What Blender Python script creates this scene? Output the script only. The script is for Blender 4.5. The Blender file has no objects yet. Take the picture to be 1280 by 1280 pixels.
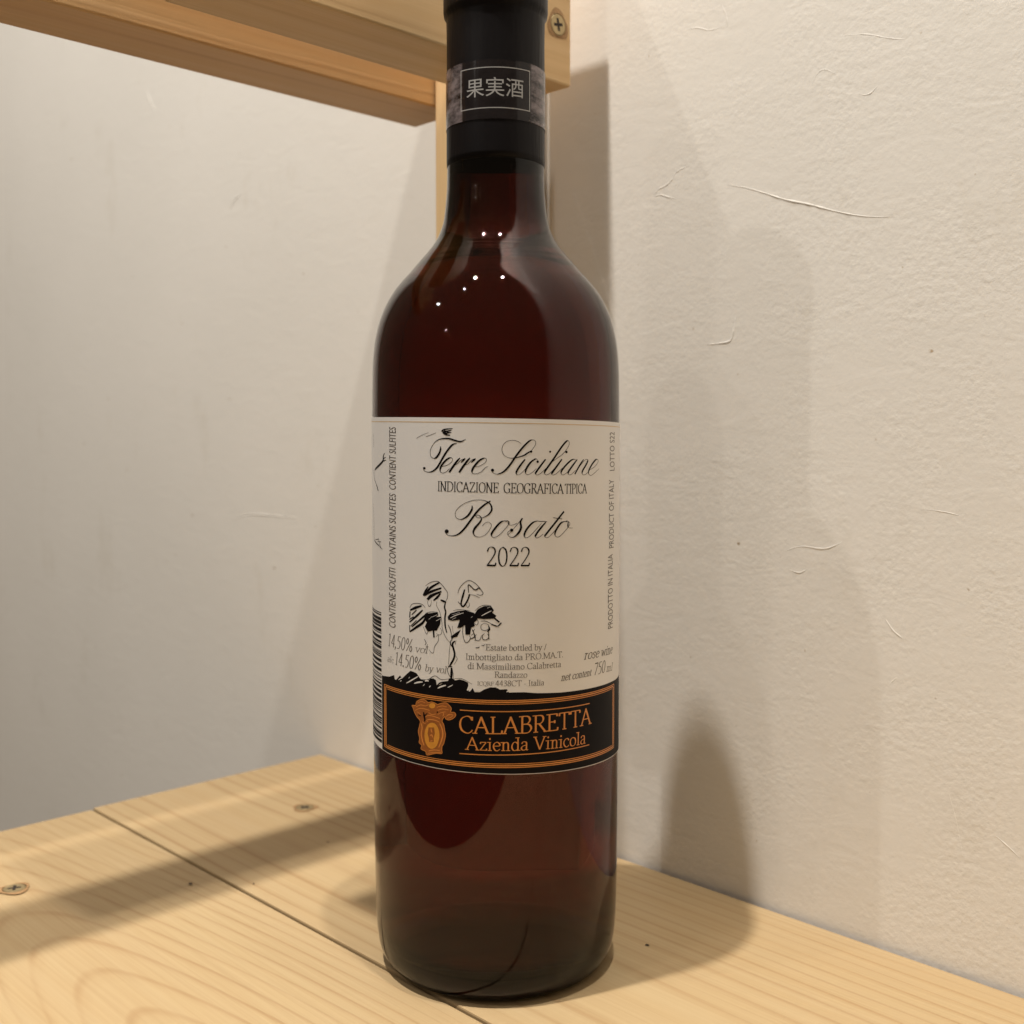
import bpy, bmesh, math, random
from mathutils import Vector, Matrix
from mathutils.geometry import tessellate_polygon
random.seed(7)

# ------------------------------------------------------------------ camera
F = 1400.0                      # focal length in pixels of the 1280 px photograph
PITCH = math.radians(2.5)
CY = 549 + F * math.tan(PITCH)  # picture row of the optical axis (the photograph is a crop)
D0 = 0.342                      # camera to bottle axis, metres
H0 = 0.159                      # camera above the shelf
R = 0.0375                      # bottle radius
BX = -0.0049
sc = bpy.context.scene
cam_d = bpy.data.cameras.new("camera")
cam = bpy.data.objects.new("camera", cam_d)
sc.collection.objects.link(cam)
cam.location = (0, 0, H0)
cam.rotation_euler = (math.radians(90) - PITCH, 0, 0)
cam_d.sensor_fit = 'HORIZONTAL'
cam_d.sensor_width = 36
cam_d.lens = 36 * F / 1280
cam_d.shift_y = -(640 - CY) / 1280
cam_d.clip_start = 0.01
cam_d.clip_end = 50
cam_d.dof.use_dof = True
cam_d.dof.focus_distance = 0.315
cam_d.dof.aperture_fstop = 16
sc.camera = cam

# ------------------------------------------------------------------ world + exposure
w = bpy.data.worlds.new("World"); sc.world = w; w.use_nodes = True
wb = w.node_tree.nodes['Background']
# a dim warm room: pale ceiling above, darker walls and floor round the shelf
wt = w.node_tree; wg = wt.nodes.new('ShaderNodeTexCoord'); wsx = wt.nodes.new('ShaderNodeSeparateXYZ')
wmr = wt.nodes.new('ShaderNodeMapRange'); wmr.interpolation_type = 'SMOOTHSTEP'
wmr.inputs[1].default_value = -.1; wmr.inputs[2].default_value = .9; wmr.inputs[3].default_value = .105; wmr.inputs[4].default_value = .185
wt.links.new(wg.outputs['Generated'], wsx.inputs[0]); wt.links.new(wsx.outputs[2], wmr.inputs[0]); wt.links.new(wmr.outputs[0], wb.inputs[1])
wb.inputs[0].default_value = (1.0, 0.77, 0.52, 1)
sc.view_settings.view_transform = 'Standard'
sc.view_settings.look = 'None'
sc.view_settings.gamma = 1
sc.view_settings.exposure = 0.1
sc.cycles.max_bounces = 14
sc.cycles.transmission_bounces = 12
sc.cycles.caustics_refractive = False
sc.cycles.caustics_reflective = False
sc.cycles.sample_clamp_indirect = 4
sc.cycles.use_denoising = True

# ------------------------------------------------------------------ rays of the measured picture
cp, sp = math.cos(PITCH), math.sin(PITCH)
def ray(x, y):
    a, b = (x - 640) / F, (CY - y) / F
    return Vector((a, cp + b * sp, -sp + b * cp))
def on_level(x, y, z=0.0):
    r = ray(x, y); t = (z - H0) / r.z
    return Vector((0, 0, H0)) + r * t
CORNER = on_level(403, 942)
V1 = (on_level(1280, 1245) - CORNER); V1.z = 0; V1.normalize()     # along the wall
VN = Vector((-V1.y, V1.x, 0))                                       # into the wall
def place(u, t, z):                  # u along the wall, t out from it, z up
    p = CORNER + V1 * u - VN * t
    return Vector((p.x, p.y, z))
def on_wall(x, y):                   # picture point on the wall -> (u, z)
    r = ray(x, y)
    t = (CORNER.dot(VN)) / (r.x * VN.x + r.y * VN.y)
    p = Vector((0, 0, H0)) + r * t
    return ((p - CORNER).dot(V1), p.z)

# ------------------------------------------------------------------ lamps (ceiling spots of the room)
def lamp(name, u, t, z, power, radius, col):
    d = bpy.data.lights.new(name, 'POINT'); d.energy = power; d.shadow_soft_size = radius; d.color = col
    o = bpy.data.objects.new(name, d); o.location = place(u, t, z); sc.collection.objects.link(o); return o
WARM = (1.0, 0.945, 0.865)
lamp("ceiling_lamp", 0.163, 0.388, 1.30, 59.0, 0.016, WARM)
lamp("ceiling_lamp", 0.368, 0.150, 0.965, 14.0, 0.010, WARM)
lamp("ceiling_lamp", -0.46, 1.68, 1.74, 19, 0.016, WARM)
for dx, dy, dz, dist, pw, rad in ((-.383, -.324, .865, 1.6, 6, .009), (-.56, -.54, .62, 2.2, 2.6, .012), (-.68, -.62, .40, 2.4, 4.5, .015)):
    cl = lamp("ceiling_lamp", 0, 0, 0, pw, rad, WARM); cl.location = Vector((-.01, .31, .195)) + Vector((dx, dy, dz)).normalized() * dist

# ------------------------------------------------------------------ helpers
def link(o, parent=None):
    sc.collection.objects.link(o)
    if parent: o.parent = parent
    return o
def mesh_obj(name, bm, mat, parent=None, smooth=False):
    me = bpy.data.meshes.new(name); bm.normal_update(); bm.to_mesh(me); bm.free()
    if smooth:
        for p in me.polygons: p.use_smooth = True
    me.materials.append(mat)
    return link(bpy.data.objects.new(name, me), parent)
class NT:
    def __init__(s, name):
        s.m = bpy.data.materials.new(name); s.m.use_nodes = True
        s.t = s.m.node_tree; s.n = s.t.nodes; s.b = s.n['Principled BSDF']; s.out = s.n['Material Output']
    def new(s, typ, **kw):
        n = s.n.new(typ)
        for k, v in kw.items(): setattr(n, k, v)
        return n
    def l(s, a, b): s.t.links.new(a, b)
    def math(s, op, a, b=None, c=None):
        n = s.new('ShaderNodeMath', operation=op)
        for i, v in enumerate((a, b, c)):
            if v is None: continue
            if hasattr(v, 'is_output'): s.l(v, n.inputs[i])
            else: n.inputs[i].default_value = v
        return n.outputs[0]
    def ramp(s, f, stops):
        n = s.new('ShaderNodeValToRGB'); e = n.color_ramp.elements
        while len(e) < len(stops): e.new(0.5)
        for i, (p, c) in enumerate(stops): e[i].position = p; e[i].color = (*c, 1)
        s.l(f, n.inputs[0]); return n.outputs[0]
    def noise(s, vec, scale, detail=4, rough=.5, dist=0):
        n = s.new('ShaderNodeTexNoise'); n.inputs['Scale'].default_value = scale
        n.inputs['Detail'].default_value = detail; n.inputs['Roughness'].default_value = rough
        n.inputs['Distortion'].default_value = dist
        if vec is not None: s.l(vec, n.inputs['Vector'])
        return n.outputs[0]
    def mapping(s, vec, scale=(1,1,1), loc=(0,0,0), rot=(0,0,0)):
        n = s.new('ShaderNodeMapping'); n.inputs['Scale'].default_value = scale
        n.inputs['Location'].default_value = loc; n.inputs['Rotation'].default_value = rot
        s.l(vec, n.inputs[0]); return n.outputs[0]
    def mix(s, f, a, b, mode='MIX'):
        n = s.new('ShaderNodeMix', data_type='RGBA', blend_type=mode)
        for i, v in ((0, f), (6, a), (7, b)):
            if hasattr(v, 'is_output'): s.l(v, n.inputs[i])
            else: n.inputs[i].default_value = v if i == 0 else (*v, 1)
        return n.outputs[2]
    def bump(s, h, strength, dist):
        n = s.new('ShaderNodeBump'); n.inputs['Strength'].default_value = strength
        n.inputs['Distance'].default_value = dist; s.l(h, n.inputs['Height'])
        s.l(n.outputs[0], s.b.inputs['Normal'])
    def set(s, **kw):
        for k, v in kw.items():
            i = s.b.inputs[k.replace('_', ' ')]
            i.default_value = (*v, 1) if isinstance(v, tuple) else v

def plaster(name):
    m = NT(name)
    tc = m.new('ShaderNodeTexCoord').outputs['Object']
    big = m.noise(tc, 6, 3); mid = m.noise(tc, 40, 4, .6)
    col = m.mix(big, (.72, .695, .65), (.815, .785, .74))
    st = m.ramp(m.noise(m.mapping(tc, (1, 1, .5)), 19, 5, .7), [(.30, (.94, .93, .91)), (.42, (1, 1, 1)), (1, (1, 1, 1))])
    col = m.mix(1.0, col, st, 'MULTIPLY')
    fl = m.ramp(m.noise(tc, 240, 2, .5), [(.0, (.55, .45, .33)), (.195, (.55, .45, .33)), (.25, (1, 1, 1)), (1, (1, 1, 1))])
    col = m.mix(1.0, col, fl, 'MULTIPLY')
    m.l(col, m.b.inputs['Base Color'])
    # orange peel is stronger towards the right hand part of the wall
    sx = m.new('ShaderNodeSeparateXYZ'); m.l(tc, sx.inputs[0])
    amt = m.new('ShaderNodeMapRange'); m.l(sx.outputs[0], amt.inputs[0])
    amt.inputs[1].default_value = .12; amt.inputs[2].default_value = .34; amt.inputs[3].default_value = .30; amt.inputs[4].default_value = 1.0
    fine = m.noise(tc, 560, 3, .5)
    calm = m.new('ShaderNodeMapRange'); m.l(m.noise(tc, 26, 4, .65, .6), calm.inputs[0])
    calm.inputs[1].default_value = .36; calm.inputs[2].default_value = .60; calm.inputs[3].default_value = .25; calm.inputs[4].default_value = 1.15
    h = m.math('MULTIPLY', m.math('SUBTRACT', fine, .5), m.math('MULTIPLY', m.math('MULTIPLY', amt.outputs[0], calm.outputs[0]), .42))
    sweep = m.noise(m.mapping(tc, (1, 1, 2.2), rot=(0, .5, 0)), 55, 3, .5, 1.2)
    h = m.math('ADD', h, m.math('MULTIPLY', sweep, .28))
    h = m.math('ADD', h, m.math('MULTIPLY', mid, .25))
    m.bump(h, .38, .0009)
    m.set(Roughness=.9, Specular_IOR_Level=.15)
    return m.m

def pine(name, yc, zc, tilt, freq, tone=1.0, axis='X', wob=.006, seed=0.0, con=1.0, fine=0.0, warm=0.0):
    """growth rings of a log whose heart runs beside the board, cut by the board's faces"""
    m = NT(name)
    tc = m.new('ShaderNodeTexCoord').outputs['Object']
    if axis == 'Y': tc = m.mapping(tc, rot=(0, 0, math.radians(90)))
    if axis == 'Z': tc = m.mapping(tc, rot=(0, math.radians(90), 0))
    tc = m.mapping(tc, loc=(seed, 0, 0))
    s = m.new('ShaderNodeSeparateXYZ'); m.l(tc, s.inputs[0])
    wv = m.mapping(tc, (2.2, 9, 9))
    wn = m.new('ShaderNodeTexNoise'); wn.inputs['Scale'].default_value = 1.6; wn.inputs['Detail'].default_value = 3
    m.l(wv, wn.inputs['Vector'])
    ws = m.new('ShaderNodeSeparateColor'); m.l(wn.outputs[1], ws.inputs[0])
    y = m.math('ADD', m.math('SUBTRACT', s.outputs[1], yc), m.math('MULTIPLY', m.math('SUBTRACT', ws.outputs[0], .5), wob * 4))
    zz = m.math('ADD', m.math('SUBTRACT', s.outputs[2], zc), m.math('MULTIPLY', s.outputs[0], tilt))
    zz = m.math('ADD', zz, m.math('MULTIPLY', m.math('SUBTRACT', ws.outputs[1], .5), wob * 4))
    r = m.math('SQRT', m.math('ADD', m.math('MULTIPLY', y, y), m.math('MULTIPLY', zz, zz)))
    ph = m.math('FRACT', m.math('MULTIPLY', m.math('MULTIPLY', r, m.math('ADD', m.math('MULTIPLY', r, fine), 1.0)), freq))
    late = m.ramp(ph, [(0, (.12, .12, .12)), (.55, (.0, .0, .0)), (.76, (.28, .28, .28)), (.88, (1, 1, 1)), (.93, (.8, .8, .8)), (1, (.12, .12, .12))])
    fib = m.noise(m.mapping(tc, (14, 900, 900)), 1.0, 4, .6)
    fib2 = m.noise(m.mapping(tc, (5, 160, 160)), 1.0, 3, .5)
    patch = m.noise(m.mapping(tc, (5, 22, 22)), 1.0, 2, .5)
    gl = (1.0, 1.0 - warm * .5, 1.0 - warm)
    light, dark = tuple(tone * c * q for c, q in zip((.82, .61, .33), gl)), tuple(tone * c * q for c, q in zip((.58, .36, .16), gl))
    lm = m.noise(m.mapping(tc, (7, 60, 60), loc=(.3, .1, .7)), 1.0, 3, .6)
    lk = m.math('MULTIPLY', m.math('SUBTRACT', lm, .28), 2.3)
    col = m.mix(m.math('MULTIPLY', m.math('MULTIPLY', late, lk), 1.0 * con), light, dark)
    col = m.mix(m.math('MULTIPLY', patch, .75), col, tuple(tone * c * q for c, q in zip((.73, .50, .265), gl)))
    col = m.mix(m.math('MULTIPLY', m.math('SUBTRACT', fib, .35), .6), col, tuple(tone * c for c in (.50, .31, .14)))
    col = m.mix(m.math('MULTIPLY', m.math('SUBTRACT', fib2, .35), .6), col, tuple(tone * c for c in (.86, .68, .42)))
    m.l(col, m.b.inputs['Base Color'])
    rg = m.math('ADD', m.math('MULTIPLY', fib, .25), .42)
    m.l(rg, m.b.inputs['Roughness'])
    m.bump(m.math('ADD', m.math('MULTIPLY', fib, .6), m.math('MULTIPLY', late, .4)), .35, .0003)
    m.set(Specular_IOR_Level=.35)
    return m.m

def simple(name, col, rough=.5, metal=0.0, spec=.5, var=0.0, scale=60):
    m = NT(name); m.set(Base_Color=col, Roughness=rough, Metallic=metal, Specular_IOR_Level=spec)
    if var:
        tc = m.new('ShaderNodeTexCoord').outputs['Object']
        c = m.mix(m.noise(tc, scale, 4), tuple(x * (1 - var) for x in col), tuple(min(1, x * (1 + var)) for x in col))
        m.l(c, m.b.inputs['Base Color'])
    return m.m

# ------------------------------------------------------------------ wall
ANG = math.atan2(V1.y, V1.x)
def box(bm, x0, x1, y0, y1, z0, z1):
    r = bmesh.ops.create_cube(bm, size=1)
    for v in r['verts']:
        v.co = Vector(((x0 + x1) / 2 + v.co.x * (x1 - x0), (y0 + y1) / 2 + v.co.y * (y1 - y0), (z0 + z1) / 2 + v.co.z * (z1 - z0)))
    return r
M_wall = plaster("plaster")
bm = bmesh.new(); box(bm, -3.2, 1.6, 0.0006, .12, -1.0, 2.3)
wall = mesh_obj("wall", bm, M_wall)
wall.location = CORNER; wall.rotation_euler = (0, 0, ANG)
wall["kind"] = "structure"
# raised trowel marks left in the plaster
def ridge(pts, wid, hgt):
    q = [on_wall(*p) for p in pts]; q = smooth2(q, 5)
    bm = bmesh.new(); rows = []
    n = len(q)
    for i, (u, z) in enumerate(q):
        a = q[max(0, i - 1)]; b = q[min(n - 1, i + 1)]
        d = Vector((b[0] - a[0], b[1] - a[1])); d.normalize(); nn = Vector((-d.y, d.x))
        k = math.sin(math.pi * (i + .25) / (n - .5)) ** .6 * (.7 + .5 * random.random())
        rows.append([bm.verts.new((u + nn.x * wid * k * s, .0006 + .0003 - (hgt * k + .0003) * h, z + nn.y * wid * k * s))
                     for s, h in ((-1.6, 0), (-.45, .8), (.1, 1), (.5, .55), (1.3, 0))])
    for a, b in zip(rows, rows[1:]):
        for j in range(4): bm.faces.new((a[j], b[j], b[j + 1], a[j + 1]))
    bmesh.ops.recalc_face_normals(bm, faces=bm.faces)
    o = mesh_obj("trowel_mark", bm, M_wall, wall, True)
    return o
def smooth2(pts, sub=6):
    out = []
    n = len(pts)
    for i in range(n - 1):
        p0 = pts[max(i - 1, 0)]; p1 = pts[i]; p2 = pts[i + 1]; p3 = pts[min(i + 2, n - 1)]
        for k in range(sub):
            t = k / sub
            out.append(tuple(.5 * ((2 * b) + (-a + c) * t + (2 * a - 5 * b + 4 * c - d) * t * t + (-a + 3 * b - 3 * c + d) * t ** 3)
                             for a, b, c, d in zip(p0, p1, p2, p3)))
    out.append(tuple(pts[-1])); return out
for pts, wd, hg in [
    ([(908,231),(930,234),(955,241),(980,249),(1010,255),(1045,264),(1080,270),(1120,271)], .00042, .00032),
    ([(815,245),(822,236),(830,232),(840,222),(844,208)], .00045, .00022),
    ([(817,246),(824,243),(834,246),(844,248)], .0004, .00022),
    ([(840,220),(848,212),(862,206)], .0004, .0002),
    ([(880,431),(898,429),(912,425),(916,410),(918,396)], .0005, .00028),
    ([(855,38),(870,34),(885,37),(900,33)], .0004, .00016),
    ([(1013,107),(1020,92),(1030,86),(1045,93)], .0004, .00018),
    ([(1073,117),(1085,117),(1098,104)], .0004, .00018),
    ([(1045,45),(1080,42),(1110,47),(1132,48)], .0004, .00014),
    ([(901,5),(907,20),(908,33)], .0004, .00016),
    ([(980,689),(1000,683),(1030,686),(1052,677)], .0005, .00020),
    ([(985,712),(998,716),(1008,711)], .0004, .0002),
    ([(1106,774),(1115,788),(1128,799)], .00045, .00024),
    ([(1108,860),(1114,852),(1120,847)], .0003, .00014),
    ([(1150,636),(1180,640),(1200,645)], .0003, .00016),
    ([(183,112),(186,124),(194,140)], .0007, .0004),
    ([(300,242),(292,250),(286,262)], .0006, .0003),
    ([(290,650),(310,643),(345,645),(375,648)], .0006, .00030),
    ([(770,566),(790,528),(822,480),(858,424)], .00022, -.00012),
    ([(1185,992),(1195,1030),(1203,1075)], .0003, .00012),
    ([(1243,1045),(1256,1056),(1275,1074)], .0003, .0002),
    ([(962,735),(975,715),(985,700)], .00022, -.00012),
    ]:
    ridge(pts, wd * 1.5, hg * .66)

# ------------------------------------------------------------------ wooden rack
rack = bpy.data.objects.new("shelf_rack", None); link(rack)
rack.location = CORNER; rack.rotation_euler = (0, 0, ANG)
rack["label"] = "open pine shelf rack against the wall, two boards below and crossbeams on a post above"
rack["category"] = "shelf"
def plank(name, u0, u1, t0, t1, z0, z1, mat, bev=.0012, rough=0.0):
    bm = bmesh.new(); box(bm, u0, u1, -t1, -t0, z0, z1)
    bmesh.ops.bevel(bm, geom=bm.edges[:], offset=bev, segments=2, affect='EDGES', profile=.6)
    o = mesh_obj(name, bm, mat, rack, False)
    return o
M_b1 = pine("pine_board_back", -.082, -.030, .006, 190, .61, wob=.0018, seed=0, con=1.6, fine=1.0)
M_b2 = pine("pine_board_front", -.185, -.048, -.15, 178, .62, wob=.0018, seed=0, con=1.5, fine=3.0)
M_beam = pine("pine_beam", .05, .18, .03, 120, .76, axis='Y', wob=.003, seed=.3, con=1.0, warm=.30)
M_beam2 = pine("pine_beam_light", .02, .12, .02, 100, .80, axis='Y', wob=.003, seed=.6, con=.8, warm=.15)
M_post = pine("pine_post", .05, .06, .03, 130, 1.08, axis='Z', wob=.003, seed=.1, con=.7)
GAP = .1195
plank("shelf_board", 0.0, 1.1, .0012, GAP - .0005, -.020, 0, M_b1, .0006)
plank("shelf_board", 0.001, 1.1, GAP + .0006, .240, -.020, -.0003, M_b2, .0006)
plank("support_rail", .04, .08, .01, .235, -.062, -.0205, M_post)
plank("post", .131, .1565, .001, .036, 0.0, .42, M_post, .0008)
plank("crossbeam", .1020, .1300, .022, .250, .2885, .352, M_beam, .0008)
plank("crossbeam", .1575, .1870, .019, .163, .2870, .352, M_beam2, .0008)
def screw(parent, loc, rot, r=.0042, shelf=True):
    bm = bmesh.new()
    bmesh.ops.create_cone(bm, cap_ends=True, segments=28, radius1=r, radius2=r * .9, depth=.0007)
    for v in bm.verts: v.co.z -= .0001
    o = mesh_obj("screw", bm, M_screw, parent, False); o.location = loc; o.rotation_euler = rot
    bm = bmesh.new()
    for a in (0, math.pi / 2):
        rr = box(bm, -r * .55, r * .55, -r * .13, r * .13, .0001, .00032)
        bmesh.ops.rotate(bm, verts=rr['verts'], matrix=Matrix.Rotation(a + .2, 3, 'Z'))
        if a:
            for v in rr['verts']: v.co.z += .00001
    mesh_obj("cross_slot", bm, M_dark, o)
    bm = bmesh.new()          # crushed wood around the head
    n = 36; rin, rout = [], []
    for k in range(n):
        a = 2 * math.pi * k / n; j = 1 + .12 * math.sin(3 * a + r * 9e3) + .06 * random.random()
        rin.append(bm.verts.new((r * 1.0 * math.cos(a), r * 1.0 * math.sin(a), .0002)))
        rout.append(bm.verts.new((r * 1.28 * j * math.cos(a), r * 1.28 * j * math.sin(a), .00003)))
    for k in range(n): bm.faces.new((rin[k], rin[(k + 1) % n], rout[(k + 1) % n], rout[k]))
    mesh_obj("countersink_rim", bm, M_rim, o)
    return o
M_screw = simple("screw_steel", (.46, .36, .20), .5, .85, var=.3, scale=300)
M_dark = simple("dark_recess", (.02, .012, .008), .8)
M_rim = simple("bruised_wood", (.34, .20, .09), .8, var=.3, scale=500)
def shelf_uv(x, y):
    p = on_level(x, y) - CORNER; return p.dot(V1), p.dot(VN)
for (x, y) in ((381, 1010), (18, 1111)):
    u, v = shelf_uv(x, y); screw(rack, (u, v, .0001), (0, 0, random.random()), .0040)
# screw in the side of the front crossbeam: that side is the plane u = .187
r0 = ray(697, 31); c0 = Vector((0, 0, H0)); ub = .187
tt = (ub + CORNER.dot(V1) - c0.dot(V1)) / r0.dot(V1)
p0 = c0 + r0 * tt
screw(rack, (ub + .0001, (p0 - CORNER).dot(VN), p0.z), (0, math.radians(90), 0), .0040)
# small dark resin specks / nail pricks in the boards
for (x, y, s) in ((238, 1105, .0006), (410, 1053, .0004), (809, 1182, .0005), (317, 1105, .0003)):
    u, v = shelf_uv(x, y); bm = bmesh.new()
    bmesh.ops.create_circle(bm, cap_ends=True, segments=10, radius=s)
    for q in bm.verts: q.co.x *= 1.6; q.co.z = .0001 + random.random() * .0002
    o = mesh_obj("resin_speck", bm, M_dark, rack); o.location = (u, v, 0)

# ------------------------------------------------------------------ bottle
bottle = bpy.data.objects.new("wine_bottle", None); link(bottle)
bottle.location = (BX, D0, .0002)
bottle["label"] = "tall dark wine bottle with white label and black neck capsule, standing on the pine shelf"
bottle["category"] = "bottle"
SC = R / 154.4
def zrow(y, dep=D0):            # height of a picture row at the bottle's depth
    r = ray(620, y); return H0 + r.z / r.y * dep
prof = [(523,154.4),(481,154),(453,153),(425,149.6),(397,142),(368.7,127.6),(340.6,104.2),(325,91),(312.5,80.6),(300,72.5),(284,66.2),(270,63.6),(250,61.6),(214,60.2),(28,58.4),(-20,58.6),(-30,57)]
outer = [(0, .0125), (.012, .0118), (.022, .0070), (.0275, .0018), (.0300, .0002), (.0322, .0003), (.0342, .0018), (.0358, .0050), (.0366, .0095), (.03705, .016), (.0373, .03), (.0375, .048), (.0375, .066), (.0375, .084), (.0375, .102), (.0375, .120), (.0375, .138), (.0375, .152)]
outer += [(r * SC, zrow(y)) for y, r in prof]
TOPZ = zrow(-30)
inner = [(0, .0175), (.012, .0165), (.020, .0125), (.0262, .0072), (.0295, .0062), (.0322, .0078), (.0340, .012), (.0344, .018), (.0345, .030), (.0345, .048), (.0345, .066), (.0345, .084), (.0345, .102), (.0345, .120), (.0345, .138), (.0345, .152), (.0345, .164)]
inner += [((r * SC) - .003, zrow(y) - .001) for y, r in prof if y in (481, 453, 425, 397, 368.7, 340.6, 325, 312.5, 300)]
inner += [(.0116, zrow(283)), (.0102, zrow(266)), (.0095, zrow(248))]
inner += [(.0093, zrow(225)), (.0093, zrow(180)), (.0093, zrow(28)), (.0093, TOPZ)]
def lathe(pr, seg=128, sub=4, sm=True):
    if sm: pr = smooth2(pr, sub)
    bm = bmesh.new(); rows = []
    for r, z in pr:
        if r < 1e-5: rows.append([bm.verts.new((0, 0, z))]); continue
        rows.append([bm.verts.new((r * math.sin(2 * math.pi * k / seg), -r * math.cos(2 * math.pi * k / seg), z)) for k in range(seg)])
    for a, b in zip(rows, rows[1:]):
        for k in range(seg):
            k2 = (k + 1) % seg
            if len(a) == 1 and len(b) > 1: bm.faces.new((a[0], b[k2], b[k]))
            elif len(b) == 1 and len(a) > 1: bm.faces.new((a[k], a[k2], b[0]))
            elif len(a) > 1: bm.faces.new((a[k], a[k2], b[k2], b[k]))
    return bm, rows
g = NT("brown_glass")
g.set(Base_Color=(1, 1, 1), Roughness=0.0, IOR=1.37, Transmission_Weight=1.0)
gn = g.noise(g.new('ShaderNodeTexCoord').outputs['Object'], 28, 2)
g.bump(gn, .12, .0008)
va = g.new('ShaderNodeVolumeAbsorption'); va.inputs[0].default_value = (.50, .16, .10, 1); va.inputs[1].default_value = 580
g.l(va.outputs[0], g.out.inputs['Volume'])
pr_o = smooth2(outer, 4); pr_i = smooth2(inner, 4)
full = pr_o + pr_i[::-1]
bm, rows = lathe(full, sm=False)
bmesh.ops.recalc_face_normals(bm, faces=bm.faces)
glass = mesh_obj("glass_body", bm, g.m, bottle, True)
wn = NT("rose_wine")
wn.set(Base_Color=(1, 1, 1), Roughness=0.0, IOR=1.34, Transmission_Weight=1.0)
va = wn.new('ShaderNodeVolumeAbsorption'); va.inputs[0].default_value = (.72, .12, .06, 1); va.inputs[1].default_value = 29
wn.l(va.outputs[0], wn.out.inputs['Volume'])
fill = zrow(178)
wp = [(max(0, r + (.0003 if r > 1e-4 else 0)), z - .00035) for r, z in pr_i if z < fill] + [(.0093, fill), (0, fill)]
bm, rows = lathe(wp, sm=False); bmesh.ops.recalc_face_normals(bm, faces=bm.faces)
wine = mesh_obj("wine", bm, wn.m, bottle, True)
wine["label"] = "dark red-brown rosé filling the bottle"

# cork, dark behind the glass of the neck
bm, rows = lathe([(0, zrow(170)), (.0088, zrow(170)), (.0092, zrow(168)), (.0092, zrow(-24)), (0, zrow(-24))], sm=False, seg=48)
bmesh.ops.recalc_face_normals(bm, faces=bm.faces)
mesh_obj("cork", bm, simple("stained_cork", (.045, .022, .014), .8, var=.4, scale=400), bottle, True)
# capsule
cm = NT("black_capsule")
tc = cm.new('ShaderNodeTexCoord').outputs['Object']
wr = cm.noise(cm.mapping(tc, (90, 90, 14)), 1.0, 4, .6)
cm.set(Base_Color=(.008, .007, .008), Roughness=.38, Specular_IOR_Level=.13)
cm.bump(wr, .5, .0012)
CAPB = zrow(212)
cr = 60.9 * SC
cap = [(cr - .0006, CAPB), (cr - .00005, CAPB + .00002), (cr + .00005, CAPB + .002), (cr, zrow(150)), (cr - .0001, zrow(60)), (cr, zrow(31)),
       (cr + .0001, zrow(27.5)), (cr + .0007, zrow(24)), (cr + .0009, zrow(19)), (cr + .0009, zrow(2)), (cr + .0009, zrow(-14)), (cr + .0004, zrow(-22)), (cr - .0012, zrow(-31)), (0, zrow(-31))]
bm, rows = lathe(cap, sm=False)
capsule = mesh_obj("neck_capsule", bm, cm.m, bottle, True)

# ------------------------------------------------------------------ label space: arc length a (0 = towards the camera), height z
def L(x, y, rad=R):
    r = ray(x, y); o = Vector((-BX, -D0)); d = Vector((r.x, r.y))
    A = d.dot(d); B = 2 * o.dot(d); Cc = o.dot(o) - rad * rad
    disc = B * B - 4 * A * Cc
    if disc < 0: disc = 0
    t = (-B - math.sqrt(disc)) / (2 * A)
    px, py = o.x + d.x * t, o.y + d.y * t
    return Vector((math.atan2(px, -py) * rad, H0 + r.z * t))
class Ink:
    """flat print collected in label space and wrapped onto the cylinder"""
    K = 0
    def __init__(s, base, rad=R): s.bm = bmesh.new(); s.base = base; s.rad = rad; s.lay = []
    def _off(s):
        Ink.K = (Ink.K + 1) % 24; return Ink.K * 4e-7
    def poly(s, pts, extra=0.0):
        off = s._off() + extra
        v3 = [Vector((p[0], p[1], 0)) for p in pts]
        vs = [s.bm.verts.new((p[0], p[1], off)) for p in pts]
        for t in tessellate_polygon([v3]):
            try: s.bm.faces.new([vs[i] for i in t])
            except ValueError: pass
    def ribbon(s, pts, ws, extra=0.0):
        off = s._off() + extra; n = len(pts); A = []
        for i in range(n):
            a = pts[max(0, i - 1)]; b = pts[min(n - 1, i + 1)]
            d = Vector((b[0] - a[0], b[1] - a[1]))
            if d.length < 1e-9: d = Vector((1, 0))
            d.normalize(); nx, nz = -d.y * ws[i] / 2, d.x * ws[i] / 2
            A.append((s.bm.verts.new((pts[i][0] + nx, pts[i][1] + nz, off)), s.bm.verts.new((pts[i][0] - nx, pts[i][1] - nz, off))))
        for (a, b), (c, d) in zip(A, A[1:]): s.bm.faces.new((a, b, d, c))
    def tris(s, verts, faces):
        off = s._off(); vs = [s.bm.verts.new((v[0], v[1], off)) for v in verts]
        for f in faces:
            try: s.bm.faces.new([vs[i] for i in f])
            except ValueError: pass
    def done(s, name, mat, parent):
        for _ in range(6):
            es = [e for e in s.bm.edges if abs(e.verts[0].co.x - e.verts[1].co.x) > .0008]
            if not es: break
            bmesh.ops.subdivide_edges(s.bm, edges=es, cuts=1, use_grid_fill=False)
            bmesh.ops.triangulate(s.bm, faces=[f for f in s.bm.faces if len(f.verts) > 4])
        for v in s.bm.verts:
            th = v.co.x / s.rad; rr = s.rad + s.base + v.co.z
            v.co = Vector((rr * math.sin(th), -rr * math.cos(th), v.co.y))
        for f in s.bm.faces:
            f.normal_update(); c = f.calc_center_median()
            if f.normal.dot(Vector((c.x, c.y, 0))) < 0: f.normal_flip()
        return mesh_obj(name, s.bm, mat, parent)
PX = (D0 - R) / F               # metres per picture pixel on the front of the bottle
def lerp(a, b, t): return a + (b - a) * t

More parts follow.
